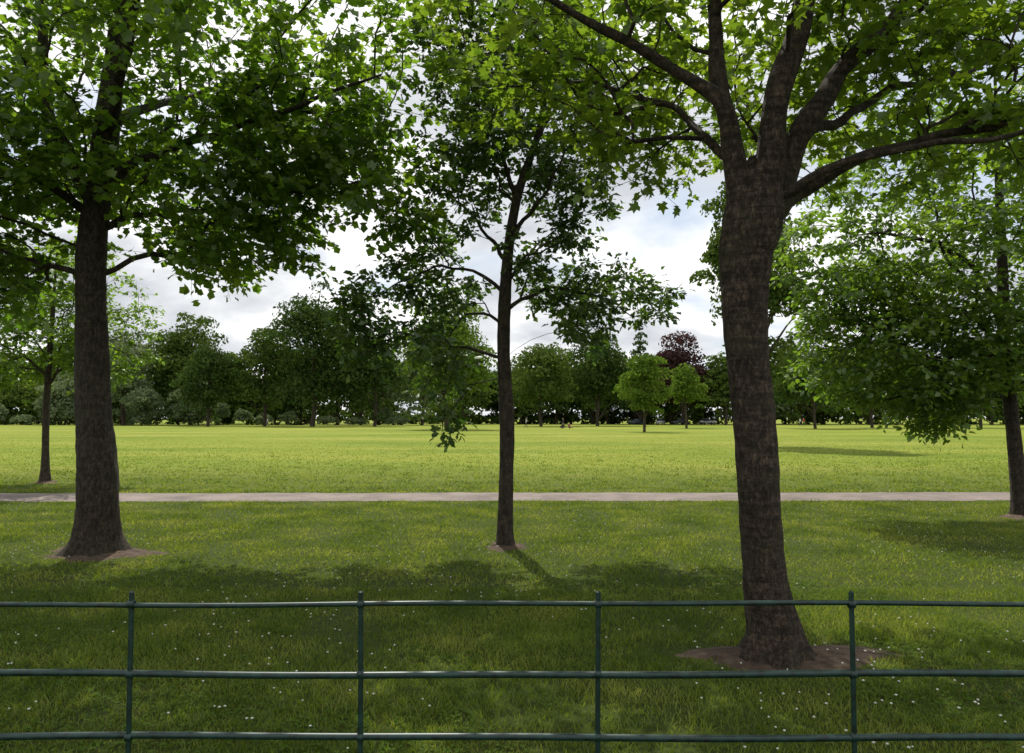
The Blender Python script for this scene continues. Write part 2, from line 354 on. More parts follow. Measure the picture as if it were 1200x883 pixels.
# ---- young tree far left beside the path
hero_tree('young_ash_tree', [
    [(-12.3, 19.7, -.05, .13), (-12.32, 19.7, .6, .10), (-12.35, 19.7, 2.0, .085), (-12.3, 19.7, 3.5, .07), (-12.2, 19.7, 6.4, .015)],
    [(-12.3, 19.7, 2.6, .04), (-11.4, 19.6, 3.4, .025), (-10.5, 19.5, 3.8, .01)],
    [(-12.3, 19.7, 2.8, .04), (-13.2, 19.6, 3.5, .025), (-14.0, 19.5, 3.9, .01)],
], [((-12.2, 19.7, 4.6), (2.4, 2.0, 1.9), 220), ((-11.0, 19.6, 3.4), (1.2, 1., .7), 36), ((-13.4, 19.6, 3.2), (1.2, 1., .8), 50)],
    M_small, M_bark2, OVATE, 0.14, 5, 8, (0.25, 0.5), seed=31, sides=12, flare=0.4, mind=.22)

# ------------------------------------------------------------------ far trees
def far_tree_geo(TA, LA, x, y, H, Rr, n=4000, fs=0.5, kind='round', z0=None, seed=0, nl=20, core=.66):
    R = np.random.RandomState(seed)
    if z0 is None: z0 = 0.16 * H
    cz = (H + z0) / 2; hz = (H - z0) / 2
    lob = []
    for i in range(nl):
        if kind == 'cone':
            t = (i + R.rand()) / nl; a = i * 2.4
            rr = Rr * (1 - t) ** 0.9 * R.uniform(.35, .7); s = Rr * (.10 + (1 - t) * R.uniform(.3, .5))
            lob.append((x + rr * math.cos(a), y + rr * math.sin(a), z0 + s * .5 + t * (H - z0 - s), s, s * .7))
        else:
            v = R.normal(size=3); v /= np.linalg.norm(v)
            small = i % 3 == 0
            k = R.uniform(0.75, 1.0) if small else R.uniform(.4, .75)
            s = (R.uniform(0.13, 0.24) if small else R.uniform(.26, .46)) * min(Rr, hz)
            wz = v[2] * k * hz
            egg = 1 - .25 * max(0, wz / hz)
            lob.append((x + v[0] * k * Rr * egg, y + v[1] * k * Rr * egg, cz + wz - (.0 if small else .05 * hz), s * 1.15, s * R.uniform(.65, .95)))
    if kind != 'cone': lob.append((x, y, cz, Rr * core, hz * (core + .1)))
    lob = np.array(lob)
    w = lob[:, 3] * lob[:, 4]; w /= w.sum()
    li = R.choice(len(lob), n, p=w)
    v = norm(R.normal(size=(n, 3))); v[:, 2] = np.where(v[:, 2] < -0.3, -v[:, 2], v[:, 2])
    sh = R.uniform(.66, 1.14, n)[:, None]
    P = lob[li, :3] + v * sh * np.stack([lob[li, 3], lob[li, 3], lob[li, 4]], 1)
    ok = P[:, 2] > 0.15; P = P[ok]; v = v[ok]; n = len(P)
    nr = norm(v + R.normal(size=v.shape) * 0.6)
    ax = norm(np.cross(nr, R.normal(size=v.shape)))
    sz = fs * R.uniform(.45, 1.3, n)
    sd = np.cross(nr, ax)
    V = np.stack([P - ax * sz[:, None] * .6, P + sd * sz[:, None] * .38 + ax * sz[:, None] * .1, P + ax * sz[:, None] * .6, P - sd * sz[:, None] * .42], 1).reshape(-1, 3)
    f = np.array([[0, 1, 2], [0, 2, 3]])
    LA.add(V, (f[None] + (np.arange(n) * 4)[:, None, None]).reshape(-1, 3))
    tr = max(0.12, H * .016)
    zz = np.linspace(-.05, H * .8, 8)
    px = x + np.sin(zz * .5 + seed) * tr * .6
    tube(TA, np.stack([px, np.full(8, y), zz], 1), tr * np.linspace(1.15, .2, 8), 8)
    for i in range(min(9, len(lob))):
        l = lob[i]; zs = min(max(z0 * .8, l[2] - hz * .5), H * .7)
        p0 = np.array([x, y, zs]); p1 = l[:3]
        mid = (p0 + p1) / 2 + np.array([0, 0, .04 * H])
        t = np.linspace(0, 1, 5)[:, None]
        tube(TA, (1 - t) ** 2 * p0 + 2 * t * (1 - t) * mid + t ** 2 * p1, tr * np.linspace(.45, .1, 5), 5)

def far_tree(name, x, y, H, Rr, mat, **kw):
    TA, LA = Acc(), Acc()
    far_tree_geo(TA, LA, x, y, H, Rr, **kw)
    root = empty(name, (x, y, 0)); o = np.array([x, y, 0])
    V, F = TA.get(); tri_mesh('trunk', V - o, F, M_bark2, True, root)
    V, F = LA.get(); tri_mesh('foliage', V - o, F, mat, False, root)

far_tree('poplar_tree', 14.7, 45, 18.5, 3.1, M_farA, n=15000, fs=.28, z0=1.6, seed=1, nl=40, core=.75)
far_tree('willow_tree', -90, 172, 25, 8, M_farC, n=7500, fs=.65, seed=2, z0=1, nl=30)
far_tree('ash_tree', -77, 178, 29, 9, M_farA, n=10000, fs=.7, seed=3, z0=1, nl=36)
far_tree('sycamore_tree', -62, 152, 18.5, 7, M_farB, n=7000, fs=.55, seed=4, z0=.5, nl=26)
far_tree('oak_tree', -40, 150, 29.0, 10.5, M_farB, n=16000, fs=.6, seed=5, z0=1.5, nl=50)
far_tree('oak_tree', -28.0, 152, 20, 8, M_farB, n=8000, fs=.6, seed=6, z0=1, nl=30)
far_tree('oak_tree', -52, 156, 22, 7.5, M_farA, n=8000, fs=.6, seed=7, z0=1, nl=30)
far_tree('ash_tree', -9.8, 110, 22, 7.5, M_farD, n=14000, fs=.45, seed=8, z0=.6, nl=50)
far_tree('sycamore_tree', 5.8, 150, 18, 8.5, M_farA, n=9000, fs=.55, seed=9, z0=1.6, nl=34)
far_tree('sycamore_tree', 18.5, 160, 22, 8.5, M_farB, n=10000, fs=.55, seed=10, z0=1.6, nl=36)
far_tree('hornbeam_tree', 16.1, 90, 10, 3.5, M_farD, n=6500, fs=.32, seed=11, z0=1.4, nl=34, core=.55)
far_tree('pine_tree', 32.8, 190, 27, 6, M_farB, n=5500, fs=.6, kind='cone', seed=12, z0=1.5, nl=34)
far_tree('copper_beech_tree', 43, 188, 24, 9, M_copper, n=9000, fs=.7, seed=13, z0=2, nl=36)
far_tree('field_maple_tree', 28.5, 122, 11.5, 3.4, M_farD, n=5000, fs=.36, seed=14, z0=1.4, nl=26)
far_tree('horse_chestnut_tree', 48, 118, 14.5, 7.5, M_farB, n=9000, fs=.42, seed=15, z0=1.2, nl=32)
far_tree('horse_chestnut_tree', 62, 128, 15.5, 8, M_farA, n=9000, fs=.45, seed=16, z0=1.2, nl=32)
far_tree('horse_chestnut_tree', 77, 122, 14.5, 7.5, M_farB, n=8000, fs=.45, seed=17, z0=1.2, nl=30)
far_tree('horse_chestnut_tree', 92, 126, 15, 7.5, M_farA, n=8000, fs=.45, seed=18, z0=1.2, nl=30)

TA, LAs = Acc(), [Acc(), Acc(), Acc(), Acc()]
sd = 100
for x in np.arange(-290, 291, 10.5):
    sd += 1; k = R.randint(4)
    H = R.uniform(20, 28) if x < -20 else R.uniform(17, 22)
    far_tree_geo(TA, LAs[[0, 1, 0, 3][k]], x + R.uniform(-3, 3), 212 + R.uniform(-6, 20), H, R.uniform(8, 11), n=2500, fs=1.2, seed=sd, z0=-1.5, nl=20)
for x in list(np.arange(-158, -20, 7.5)) + list(np.arange(52, 170, 9)):
    sd += 1; k = R.choice([0, 1, 2, 3], p=[.30, .18, .28, .24])
    far_tree_geo(TA, LAs[k], x + R.uniform(-3, 3), 184 + R.uniform(-6, 8), R.uniform(11, 23), R.uniform(6.5, 9), n=3400, fs=.8, seed=sd, z0=-.8, nl=24)
for x in np.arange(-14, 62, 7):
    sd += 1
    far_tree_geo(TA, LAs[R.choice([1, 1, 0])], x + R.uniform(-3, 3), 202 + R.uniform(-4, 8), R.uniform(15, 21), R.uniform(6, 8.5), n=3000, fs=.85, seed=sd, z0=.2, nl=22)
root = empty('distant_tree_line', (0, 200, 0)); o0 = np.array([0, 200, 0])
V, F = TA.get(); tri_mesh('trunks', V - o0, F, M_bark2, True, root)
for a, m, nm in zip(LAs, (M_farA, M_farB, M_farC, M_farD), 'abcd'):
    V, F = a.get(); tri_mesh('foliage_' + nm, V - o0, F, m, False, root)

# hedge along the far edge of the field
TA, LB = Acc(), Acc()
for i, x in enumerate(np.arange(-260, 260, 3.6)):
    lo = -34 < x < 56
    far_tree_geo(TA, LB, x + R.uniform(-1, 1), (206 if lo else 196) + R.uniform(-3, 3), R.uniform(3, 4.6) if lo else R.uniform(4, 8), R.uniform(3.1, 4.2), n=400, fs=.85, seed=400 + i, z0=-1.5, nl=7)
V, F = LB.get(); tri_mesh('hedge', V, F, M_farA, False)
TA, LB = Acc(), Acc()
for i, x in enumerate(np.arange(-140, -22, 6.0)):
    far_tree_geo(TA, LB, x + R.uniform(-2, 2), 174 + R.uniform(-3, 6), R.uniform(2, 6), R.uniform(2.4, 4.2), n=700, fs=.5, seed=700 + i, z0=-.6, nl=8)
V, F = LB.get(); tri_mesh('field_edge_shrubs', V, F, M_farC, False)
far_tree('pale_willow_shrub', -70, 166, 10.5, 6.0, M_farC, n=6500, fs=.45, seed=41, z0=-.6, nl=24)
far_tree('pale_willow_shrub', -82, 165, 9.5, 5, M_farC, n=4500, fs=.45, seed=42, z0=-.6, nl=24)

# ------------------------------------------------------------------ ground
def ground_mat():
    m, nt, out = newmat('grass_ground'); L = nt.links
    tc = N(nt, 'ShaderNodeTexCoord')
    mpp = N(nt, 'ShaderNodeMapping'); mpp.inputs['Scale'].default_value = (.6, 1.6, 1); L.new(tc.outputs['Object'], mpp.inputs[0])
    n1 = N(nt, 'ShaderNodeTexNoise', Scale=0.07, Detail=7.0, Roughness=.62); L.new(mpp.outputs[0], n1.inputs['Vector'])
    n2 = N(nt, 'ShaderNodeTexNoise', Scale=1.6, Detail=9.0, Roughness=.8); L.new(tc.outputs['Object'], n2.inputs['Vector'])
    n3 = N(nt, 'ShaderNodeTexNoise', Scale=16.0, Detail=6.0, Roughness=.8); L.new(tc.outputs['Object'], n3.inputs['Vector'])
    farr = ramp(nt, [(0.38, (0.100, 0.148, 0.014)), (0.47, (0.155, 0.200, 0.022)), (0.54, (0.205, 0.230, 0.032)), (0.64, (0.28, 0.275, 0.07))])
    a = N(nt, 'ShaderNodeMath', operation='MULTIPLY_ADD'); a.inputs[1].default_value = .45
    L.new(n2.outputs['Fac'], a.inputs[0])
    b = N(nt, 'ShaderNodeMath', operation='MULTIPLY'); b.inputs[1].default_value = .55
    L.new(n1.outputs['Fac'], b.inputs[0]); L.new(b.outputs[0], a.inputs[2]); L.new(a.outputs[0], farr.inputs['Fac'])
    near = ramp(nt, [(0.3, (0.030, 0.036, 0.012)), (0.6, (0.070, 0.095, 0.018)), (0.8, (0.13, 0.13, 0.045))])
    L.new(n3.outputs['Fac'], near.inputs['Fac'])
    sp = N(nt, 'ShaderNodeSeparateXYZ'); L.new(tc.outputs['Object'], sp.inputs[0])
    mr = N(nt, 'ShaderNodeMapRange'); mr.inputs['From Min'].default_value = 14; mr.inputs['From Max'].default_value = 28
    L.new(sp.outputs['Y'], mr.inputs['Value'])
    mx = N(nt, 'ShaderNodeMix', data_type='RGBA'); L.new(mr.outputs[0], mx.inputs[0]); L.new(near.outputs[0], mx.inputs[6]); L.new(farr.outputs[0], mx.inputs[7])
    bs = N(nt, 'ShaderNodeBsdfPrincipled', Roughness=.95); bs.inputs['Specular IOR Level'].default_value = .1
    L.new(mx.outputs[2], bs.inputs['Base Color'])
    bp = N(nt, 'ShaderNodeBump', Strength=.8, Distance=.05); L.new(n3.outputs['Fac'], bp.inputs['Height']); L.new(bp.outputs[0], bs.inputs['Normal'])
    L.new(bs.outputs[0], out.inputs[0]); return m
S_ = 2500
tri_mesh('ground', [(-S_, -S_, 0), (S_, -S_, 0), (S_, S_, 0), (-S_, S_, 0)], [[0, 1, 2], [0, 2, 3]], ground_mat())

# path
xs = np.arange(-90, 90.01, .2)
def wob(x, s):
    return .03 * np.sin(x * 1.7 + s) + .03 * np.sin(x * .53 + 2 * s) + .02 * np.sin(x * 7.3 + s) + .03 * R.normal(size=len(x))
def bend(x): return 0.15 * np.sin(x * .06) + .1 * np.sin(x * .021 + 1)
y0 = 15.2 + wob(xs, 1) + bend(xs); y1 = 16.9 + wob(xs, 4) + bend(xs)
V = []
for f in (0, .25, .5, .75, 1):
    V.append(np.stack([xs, y0 + (y1 - y0) * f, np.full(len(xs), .006 + .02 * math.sin(math.pi * f))], 1))
V = np.concatenate(V); n = len(xs); F = []
for r in range(4):
    i = np.arange(n - 1) + r * n
    F += [np.stack([i, i + 1, i + n + 1, i + n], 1)]
m, nt, out = newmat('path_tarmac'); L = nt.links
tc = N(nt, 'ShaderNodeTexCoord')
n1 = N(nt, 'ShaderNodeTexNoise', Scale=1.1, Detail=8.0, Roughness=.75); n2 = N(nt, 'ShaderNodeTexNoise', Scale=60.0, Detail=3.0)
L.new(tc.outputs['Object'], n1.inputs[0]); L.new(tc.outputs['Object'], n2.inputs[0])
rp = ramp(nt, [(.35, (.10, .078, .066)), (.55, (.18, .143, .122)), (.75, (.24, .20, .175))]); L.new(n1.outputs['Fac'], rp.inputs[0])
bs = N(nt, 'ShaderNodeBsdfPrincipled', Roughness=.9); L.new(rp.outputs[0], bs.inputs['Base Color'])
bp = N(nt, 'ShaderNodeBump', Strength=.5, Distance=.01); L.new(n2.outputs['Fac'], bp.inputs['Height']); L.new(bp.outputs[0], bs.inputs['Normal'])
L.new(bs.outputs[0], out.inputs[0])
tri_mesh('footpath', V, np.concatenate(F), m, True)

# bare soil around trunks
m, nt, out = newmat('bare_soil'); L = nt.links
tc = N(nt, 'ShaderNodeTexCoord'); n1 = N(nt, 'ShaderNodeTexNoise', Scale=10.0, Detail=12.0, Roughness=.8); L.new(tc.outputs['Object'], n1.inputs[0])
rp = ramp(nt, [(.32, (.035, .022, .013)), (.5, (.095, .060, .038)), (.62, (.16, .11, .07)), (.72, (.10, .10, .03))]); L.new(n1.outputs['Fac'], rp.inputs[0])
bs = N(nt, 'ShaderNodeBsdfPrincipled', Roughness=.95); L.new(rp.outputs[0], bs.inputs['Base Color'])
bp = N(nt, 'ShaderNodeBump', Strength=1., Distance=.05); L.new(n1.outputs['Fac'], bp.inputs['Height']); L.new(bp.outputs[0], bs.inputs['Normal'])
L.new(bs.outputs[0], out.inputs[0])
SOIL = [(1.98, 5.36, .62, .38), (-5.2, 9.45, .68, .5), (-.08, 9.93, .28, .28), (8.75, 12.85, .35, .35), (-12.3, 19.7, .3, .4)]
def soil_r(a, k): return 1 + .16 * np.sin(2 * a + k * 2 + 1) + .14 * np.sin(3 * a + k) + .12 * np.sin(5 * a + 2 * k) + .07 * np.sin(11 * a + k) + .05 * np.sin(17 * a + 3 * k)
for k, (x, y, rx, ry) in enumerate(SOIL):
    a = np.linspace(0, 2 * np.pi, 96, endpoint=False); V = [(0, 0, .05)]; F = []
    for j, f in enumerate((.3, .6, .85, 1)):
        q = soil_r(a, k) * f
        V += list(np.stack([q * rx * np.cos(a), q * ry * np.sin(a), np.full(96, (.045, .024, .010, -.004)[j]) + R.rand(96) * .018 * (1 - f * .8)], 1))
    for i in range(96):
        F.append((0, 1 + i, 1 + (i + 1) % 96))
        for j in range(3):
            b0 = 1 + j * 96; b1 = b0 + 96
            F.append((b0 + i, b1 + i, b1 + (i + 1) % 96)); F.append((b0 + i, b1 + (i + 1) % 96, b0 + (i + 1) % 96))
    o = tri_mesh('bare_soil', V, F, m, True); o.location = (x, y, .002)

# grass blades
def vnoise(x, y, s, seed):
    r = np.random.RandomState(seed); o = 0
    for k in range(6):
        a = r.rand() * 6.28; f = s * r.uniform(.6, 1.8)
        o = o + np.sin((x * math.cos(a) + y * math.sin(a)) * f + r.rand() * 6.28)
    return o / 6
def grass(name, n, ya, yb, h, w, mat, seed, power=1.0, fade=0, simple=False):
    R = np.random.RandomState(seed)
    y = ya + (yb - ya) * R.rand(n) ** power
    x = (R.rand(n) * 2 - 1) * (y * .78 + 2.2)
    e = .06 * vnoise(x, y * 0, 3, 5)
    keep = ~((y > 15.18 + bend(x) + e + R.normal(size=n) * .03) & (y < 16.92 + bend(x) - e))
    hs = np.ones(n)
    for k, (sx, sy, rx, ry) in enumerate(SOIL):
        a = np.arctan2((y - sy) / ry, (x - sx) / rx)
        q = np.hypot((x - sx) / rx, (y - sy) / ry) / soil_r(a, k) + .14 * vnoise(x, y, 14, 30)
        keep &= (q > R.uniform(.4, 1.3, n)) | (R.rand(n) < .08)
        hs = np.minimum(hs, np.clip((q - .1) / 1.4, .3, 1))
    keep &= R.rand(n) < (.72 + .5 * vnoise(x, y, 3.5, 3) + .35 * vnoise(x, y, 11, 4))
    x, y, hs = x[keep], y[keep], hs[keep]; n = len(x)
    hn = 1 + .55 * vnoise(x, y, 1.9, 1) + .5 * vnoise(x, y, 8, 2)
    hh = hs * h * R.uniform(.4, 1.3, n) * np.clip(hn, .35, 2.0)
    if fade: hh *= np.clip(1.15 - (y - ya) / (yb - ya), .15, 1)
    th = R.rand(n) * 6.28; bx, by = np.cos(th), np.sin(th)
    la = R.rand(n) * 6.28; lm = hh * R.uniform(.2, 1.3, n)
    ww = w * R.uniform(.6, 1.4, n) * .5
    P = np.stack([x, y, np.zeros(n)], 1)
    sd = np.stack([bx, by, 0 * bx], 1) * ww[:, None]
    ln = np.stack([np.cos(la), np.sin(la), 0 * la], 1) * lm[:, None]
    Z = np.array([0, 0, 1.])
    if simple:
        V = np.stack([P - sd, P + sd, P + ln + Z * hh[:, None]], 1).reshape(-1, 3)
        F = np.arange(n * 3).reshape(-1, 3)
    else:
        V = np.stack([P - sd, P + sd, P + sd * .7 + ln * .35 + Z * (hh * .6)[:, None], P - sd * .7 + ln * .35 + Z * (hh * .6)[:, None], P + ln + Z * hh[:, None]], 1).reshape(-1, 3)
        f = np.array([[0, 1, 2], [0, 2, 3], [3, 2, 4]])
        F = (f[None] + (np.arange(n) * 5)[:, None, None]).reshape(-1, 3)
    return tri_mesh(name, V, F, mat)
M_gr = leaf_mat('grass_blades', [(0.065, 0.105, 0.012), (0.130, 0.182, 0.021), (0.235, 0.255, 0.055)], (1.7, 1.68, .9), .44, .02, .45, noise_scale=1.2, noise_amt=2.4)
gr = empty('grass')
for o in (grass('lawn_near', 290000, 1.8, 7.5, .040, .0055, M_gr, 1, .75), grass('lawn_middle', 240000, 7.5, 15.6, .042, .013, M_gr, 2, .8, simple=True),
          grass('lawn_far', 200000, 16.6, 95, .045, .034, M_gr, 3, 1.9, fade=1, simple=True)): o.parent = gr

# clover leaves (small rosettes) and flowers
def clover(n, seed):
    R = np.random.RandomState(seed)
    y = 2.5 + 5.5 * R.rand(n) ** .8; x = (R.rand(n) * 2 - 1) * (y * .75 + 1)
    k = vnoise(x, y, 1.7, 12) + .5 * vnoise(x, y, 6, 13) > .05
    for (sx, sy, rx, ry) in SOIL: k &= np.hypot((x - sx) / rx, (y - sy) / ry) > 1.1
    x, y = x[k], y[k]; n = len(x)
    z = R.uniform(.012, .035, n); P = np.stack([x, y, z], 1)
    P = np.repeat(P, 3, 0); a = np.repeat(R.rand(n) * 6.28, 3) + np.tile([0, 2.09, 4.19], n)
    ax = np.stack([np.cos(a), np.sin(a), R.normal(size=len(a)) * .15], 1)
    nr = np.array([0, 0, 1.]) + R.normal(size=ax.shape) * .4
    A = Acc(); leaf_geo(A, P, ax, nr, R.uniform(.012, .020, len(P)), half([(0, 0), (.5, .42), (.95, .3), (.9, 0)]), ctr=(.5, 0))
    V, F = A.get(); return tri_mesh('clover_leaves', V, F, M_clov, False, gr)
M_clov = leaf_mat('clover_leaf', [(0.050, 0.090, 0.016), (0.085, 0.140, 0.026), (0.125, 0.175, 0.040)], (1.4, 1.5, 1.0), .3, 0.0)
clover(26000, 5)
n = 2000
y = 2.8 + 12 * R.rand(n); x = (R.rand(n) * 2 - 1) * (y * .75 + 1)
k = (vnoise(x, y, 1.5, 9) + .4 * R.rand(n)) > .12; x, y = x[k], y[k]; n = len(x)
a = np.linspace(0, 2 * np.pi, 7)[:-1]
r = R.uniform(.006, .011, n)
C = np.stack([x, y, R.uniform(.035, .07, n)], 1)
ring = np.stack([np.cos(a), np.sin(a), 0 * a], 1)
V = np.concatenate([(C + np.array([0, 0, .006]))[:, None], C[:, None] + ring[None] * r[:, None, None], (C - np.array([0, 0, .008]))[:, None]], 1).reshape(-1, 3)
f = [(0, 1 + i, 1 + (i + 1) % 6) for i in range(6)] + [(7, 1 + (i + 1) % 6, 1 + i) for i in range(6)]
F = (np.array(f)[None] + (np.arange(n) * 8)[:, None, None]).reshape(-1, 3)
tri_mesh('clover_flowers', V, F, plain('clover_white', (.55, .55, .47), .8))

# ------------------------------------------------------------------ estate fence
def box(acc, c, s):
    c = np.array(c); s = np.array(s) / 2; b = min(s) * .35
    V = []
    ax = int(np.argmax(s)); o = [i for i in range(3) if i != ax]
    q = [(s[o[0]], s[o[1]] - b), (s[o[0]] - b, s[o[1]]), (-s[o[0]] + b, s[o[1]]), (-s[o[0]], s[o[1]] - b), (-s[o[0]], -s[o[1]] + b), (-s[o[0]] + b, -s[o[1]]), (s[o[0]] - b, -s[o[1]]), (s[o[0]], -s[o[1]] + b)]
    for e in (-1, 1):
        for u, v in q:
            p = np.zeros(3); p[ax] = e * s[ax]; p[o[0]] = u; p[o[1]] = v; V.append(p + c)
    F = []
    for i in range(8):
        j = (i + 1) % 8; F += [(i, j, 8 + j), (i, 8 + j, 8 + i)]
    for i in range(1, 7): F += [(0, i + 1, i), (8, 8 + i, 8 + i + 1)]
    acc.add(np.array(V), np.array(F))
FY = 3.0
root = empty('metal_estate_fence', (0, FY, 0)); A = Acc()
px = [-1.507, -.593, .334, 1.348]
px = [px[0] - .95 * i for i in range(9, 0, -1)] + px + [px[-1] + .97 * i for i in range(1, 10)]
for i, x in enumerate(px):
    t = R.uniform(-.006, .006)
    P = np.array([(x + t * z * 2, .001 * math.sin(z * 6 + i), z) for z in np.linspace(-.1, 1.008, 14)])
    tube(A, P, np.full(14, .0105), 8)
    tube(A, [(P[-1][0], 0, 1.008), (P[-1][0], 0, 1.0125)], [.0105, .004], 8)
    for z in (.961, .688, .445, .2):   # rail sockets
        tube(A, [(x + t * z * 2 - .014, 0, z), (x + t * z * 2 - .012, 0, z), (x + t * z * 2 + .012, 0, z), (x + t * z * 2 + .014, 0, z)], [.012, .017, .017, .012], 10)
    box(A, (x, -.06, .02), (.011, .14, .03))
V, F = A.get(); tri_mesh('posts', V, F, M_fence, True, root)
A = Acc()
def rail(z, r):
    X = np.arange(-10, 10.3, .12)
    P = np.stack([X, .003 * np.sin(X * 2.1 + z * 9), z + .004 * np.sin(X * 1.3 + z * 7) + .0025 * np.sin(X * 3.9 + z * 3)], 1)
    tube(A, P, np.full(len(X), r), 12)
rail(.961, .0100)
V, F = A.get(); tri_mesh('top_rail', V, F, M_fence, True, root); A = Acc()
for z in (.688, .445, .2): rail(z, .0135)
V, F = A.get(); tri_mesh('lower_rails', V, F, M_fence, True, root)

# ------------------------------------------------------------------ parked cars
M_glass = plain('car_glass', (.02, .025, .03), .1); M_tyre = plain('tyre', (.02, .02, .02), .8)
def car(x, y, rot, c, k=0):
    root = empty('parked_car', (x, y, 0)); root.rotation_euler = (0, 0, rot)
    mb = plain('car_paint_%d' % k, c, .25, .0, .03)
    prof = [(-2.1, .35), (-2.15, .75), (-2.0, .95), (-1.2, 1.0), (1.6, .98), (2.05, .85), (2.12, .4)] if k % 2 else [(-2.1, .35), (-2.18, .7), (-2.1, .92), (-1.0, .98), (1.9, 1.0), (2.05, .8), (2.08, .4)]
    cab = [(-1.15, .98), (-.45, 1.45), (1.0, 1.48), (1.75, .98)]
    def ext(p, w0, w1):
        n = len(p); V = []
        for s in (-1, 1):
            for (u, z) in p: V.append((u, s * (w0 if z < 1.2 else w1), z))
        F = [(i, (i + 1) % n, n + (i + 1) % n) for i in range(n)] + [(i, n + (i + 1) % n, n + i) for i in range(n)]
        F += [(0, i + 1, i) for i in range(1, n - 1)] + [(n, n + i, n + i + 1) for i in range(1, n - 1)]
        return V, F
    V, F = ext(prof, .85, .85); tri_mesh('body', V, F, mb, False, root)
    V, F = ext(cab, .80, .62); tri_mesh('windows', V, F, M_glass, False, root)
    A = Acc(); box(A, (.28, 0, 1.485), (1.5, 1.24, .05)); V, F = A.get(); tri_mesh('roof', V, F, mb, False, root)
    A = Acc()
    for wx in (-1.35, 1.3):
        for s in (-1, 1):
            tube(A, [(wx, s * .66, .32), (wx, s * .665, .32), (wx, s * .87, .32), (wx, s * .875, .32)], [.02, .32, .32, .02], 18)
    V, F = A.get(); tri_mesh('wheels', V, F, M_tyre, True, root)
for i, (x, y, r, c) in enumerate([(31, 186, .5, (.02, .03, .05)), (37.5, 188, 1.2, (.35, .36, .38)), (42, 186, .3, (.03, .03, .035)), (49.5, 188, 2.4, (.4, .4, .4))]):
    car(x, y, r, c, i)

# ------------------------------------------------------------------ people
def person(x, y, rot, pose, top, leg, k):
    if pose == 'walk':
        J = {'pel': (0, 0, .93), 'chest': (0, .02, 1.25), 'neck': (0, .02, 1.45), 'jaw': (0, .05, 1.53), 'head': (0, .04, 1.63), 'crown': (0, .02, 1.71),
             'shL': (-.19, .02, 1.40), 'elL': (-.24, -.10, 1.14), 'haL': (-.23, -.02, .90), 'shR': (.19, .02, 1.40), 'elR': (.24, .06, 1.13), 'haR': (.22, .2, .93),
             'hiL': (-.1, 0, .88), 'knL': (-.1, .2, .50), 'anL': (-.1, .25, .08), 'toL': (-.1, .42, .04), 'hiR': (.1, 0, .88), 'knR': (.1, -.02, .48), 'anR': (.1, -.28, .12), 'toR': (.1, -.16, .03)}
    else:
        J = {'pel': (0, 0, .12), 'chest': (0, -.08, .45), 'neck': (0, -.06, .65), 'jaw': (0, -.02, .73), 'head': (0, -.02, .83), 'crown': (0, -.04, .91),
             'shL': (-.19, -.06, .60), 'elL': (-.25, .02, .36), 'haL': (-.16, .25, .35), 'shR': (.19, -.06, .60), 'elR': (.27, -.2, .32), 'haR': (.28, -.28, .05),
             'hiL': (-.1, .04, .12), 'knL': (-.16, .38, .48), 'anL': (-.14, .62, .10), 'toL': (-.14, .80, .04), 'hiR': (.1, .04, .12), 'knR': (.2, .42, .34), 'anR': (.16, .72, .08), 'toR': (.17, .88, .06)}
    rad = {'pel': .15, 'chest': .16, 'neck': .06, 'jaw': .075, 'head': .1, 'crown': .06, 'sh': .07, 'el': .045, 'ha': .035, 'hi': .09, 'kn': .065, 'an': .042, 'to': .035}
    names = list(J); idx = {n: i for i, n in enumerate(names)}
    E = [('pel', 'chest'), ('chest', 'neck'), ('neck', 'jaw'), ('jaw', 'head'), ('head', 'crown')]
    for s in 'LR': E += [('chest', 'sh' + s), ('sh' + s, 'el' + s), ('el' + s, 'ha' + s), ('pel', 'hi' + s), ('hi' + s, 'kn' + s), ('kn' + s, 'an' + s), ('an' + s, 'to' + s)]
    me = bpy.data.meshes.new('person'); me.from_pydata([J[n] for n in names], [(idx[a], idx[b]) for a, b in E], [])
    o = link(bpy.data.objects.new('person', me)); o.location = (x, y, 0); o.rotation_euler = (0, 0, rot)
    md = o.modifiers.new('skin', 'SKIN'); sv = me.skin_vertices[0].data
    for n in names:
        r = rad.get(n, rad.get(n[:2], .05)); sv[idx[n]].radius = (r, r * (.75 if n in ('pel', 'chest') else 1))
    sv[0].use_root = True
    o.modifiers.new('sub', 'SUBSURF').levels = 1
    m, nt, out = newmat('clothes_%d' % k); L = nt.links
    tc = N(nt, 'ShaderNodeTexCoord'); sp = N(nt, 'ShaderNodeSeparateXYZ'); L.new(tc.outputs['Object'], sp.inputs[0])
    h = 1.75; a, b_, c_ = (.93, 1.46, 1.62) if pose == 'walk' else (.2, .66, .84)
    rp = ramp(nt, [(0, leg), (a / h, top), (b_ / h, (.45, .28, .2)), (c_ / h + .02, (.05, .03, .02))]); rp.color_ramp.interpolation = 'CONSTANT'
    dv = N(nt, 'ShaderNodeMath', operation='DIVIDE'); dv.inputs[1].default_value = h; L.new(sp.outputs['Z'], dv.inputs[0]); L.new(dv.outputs[0], rp.inputs[0])
    bs = N(nt, 'ShaderNodeBsdfPrincipled', Roughness=.8); L.new(rp.outputs[0], bs.inputs['Base Color']); L.new(bs.outputs[0], out.inputs[0])
    me.materials.append(m)
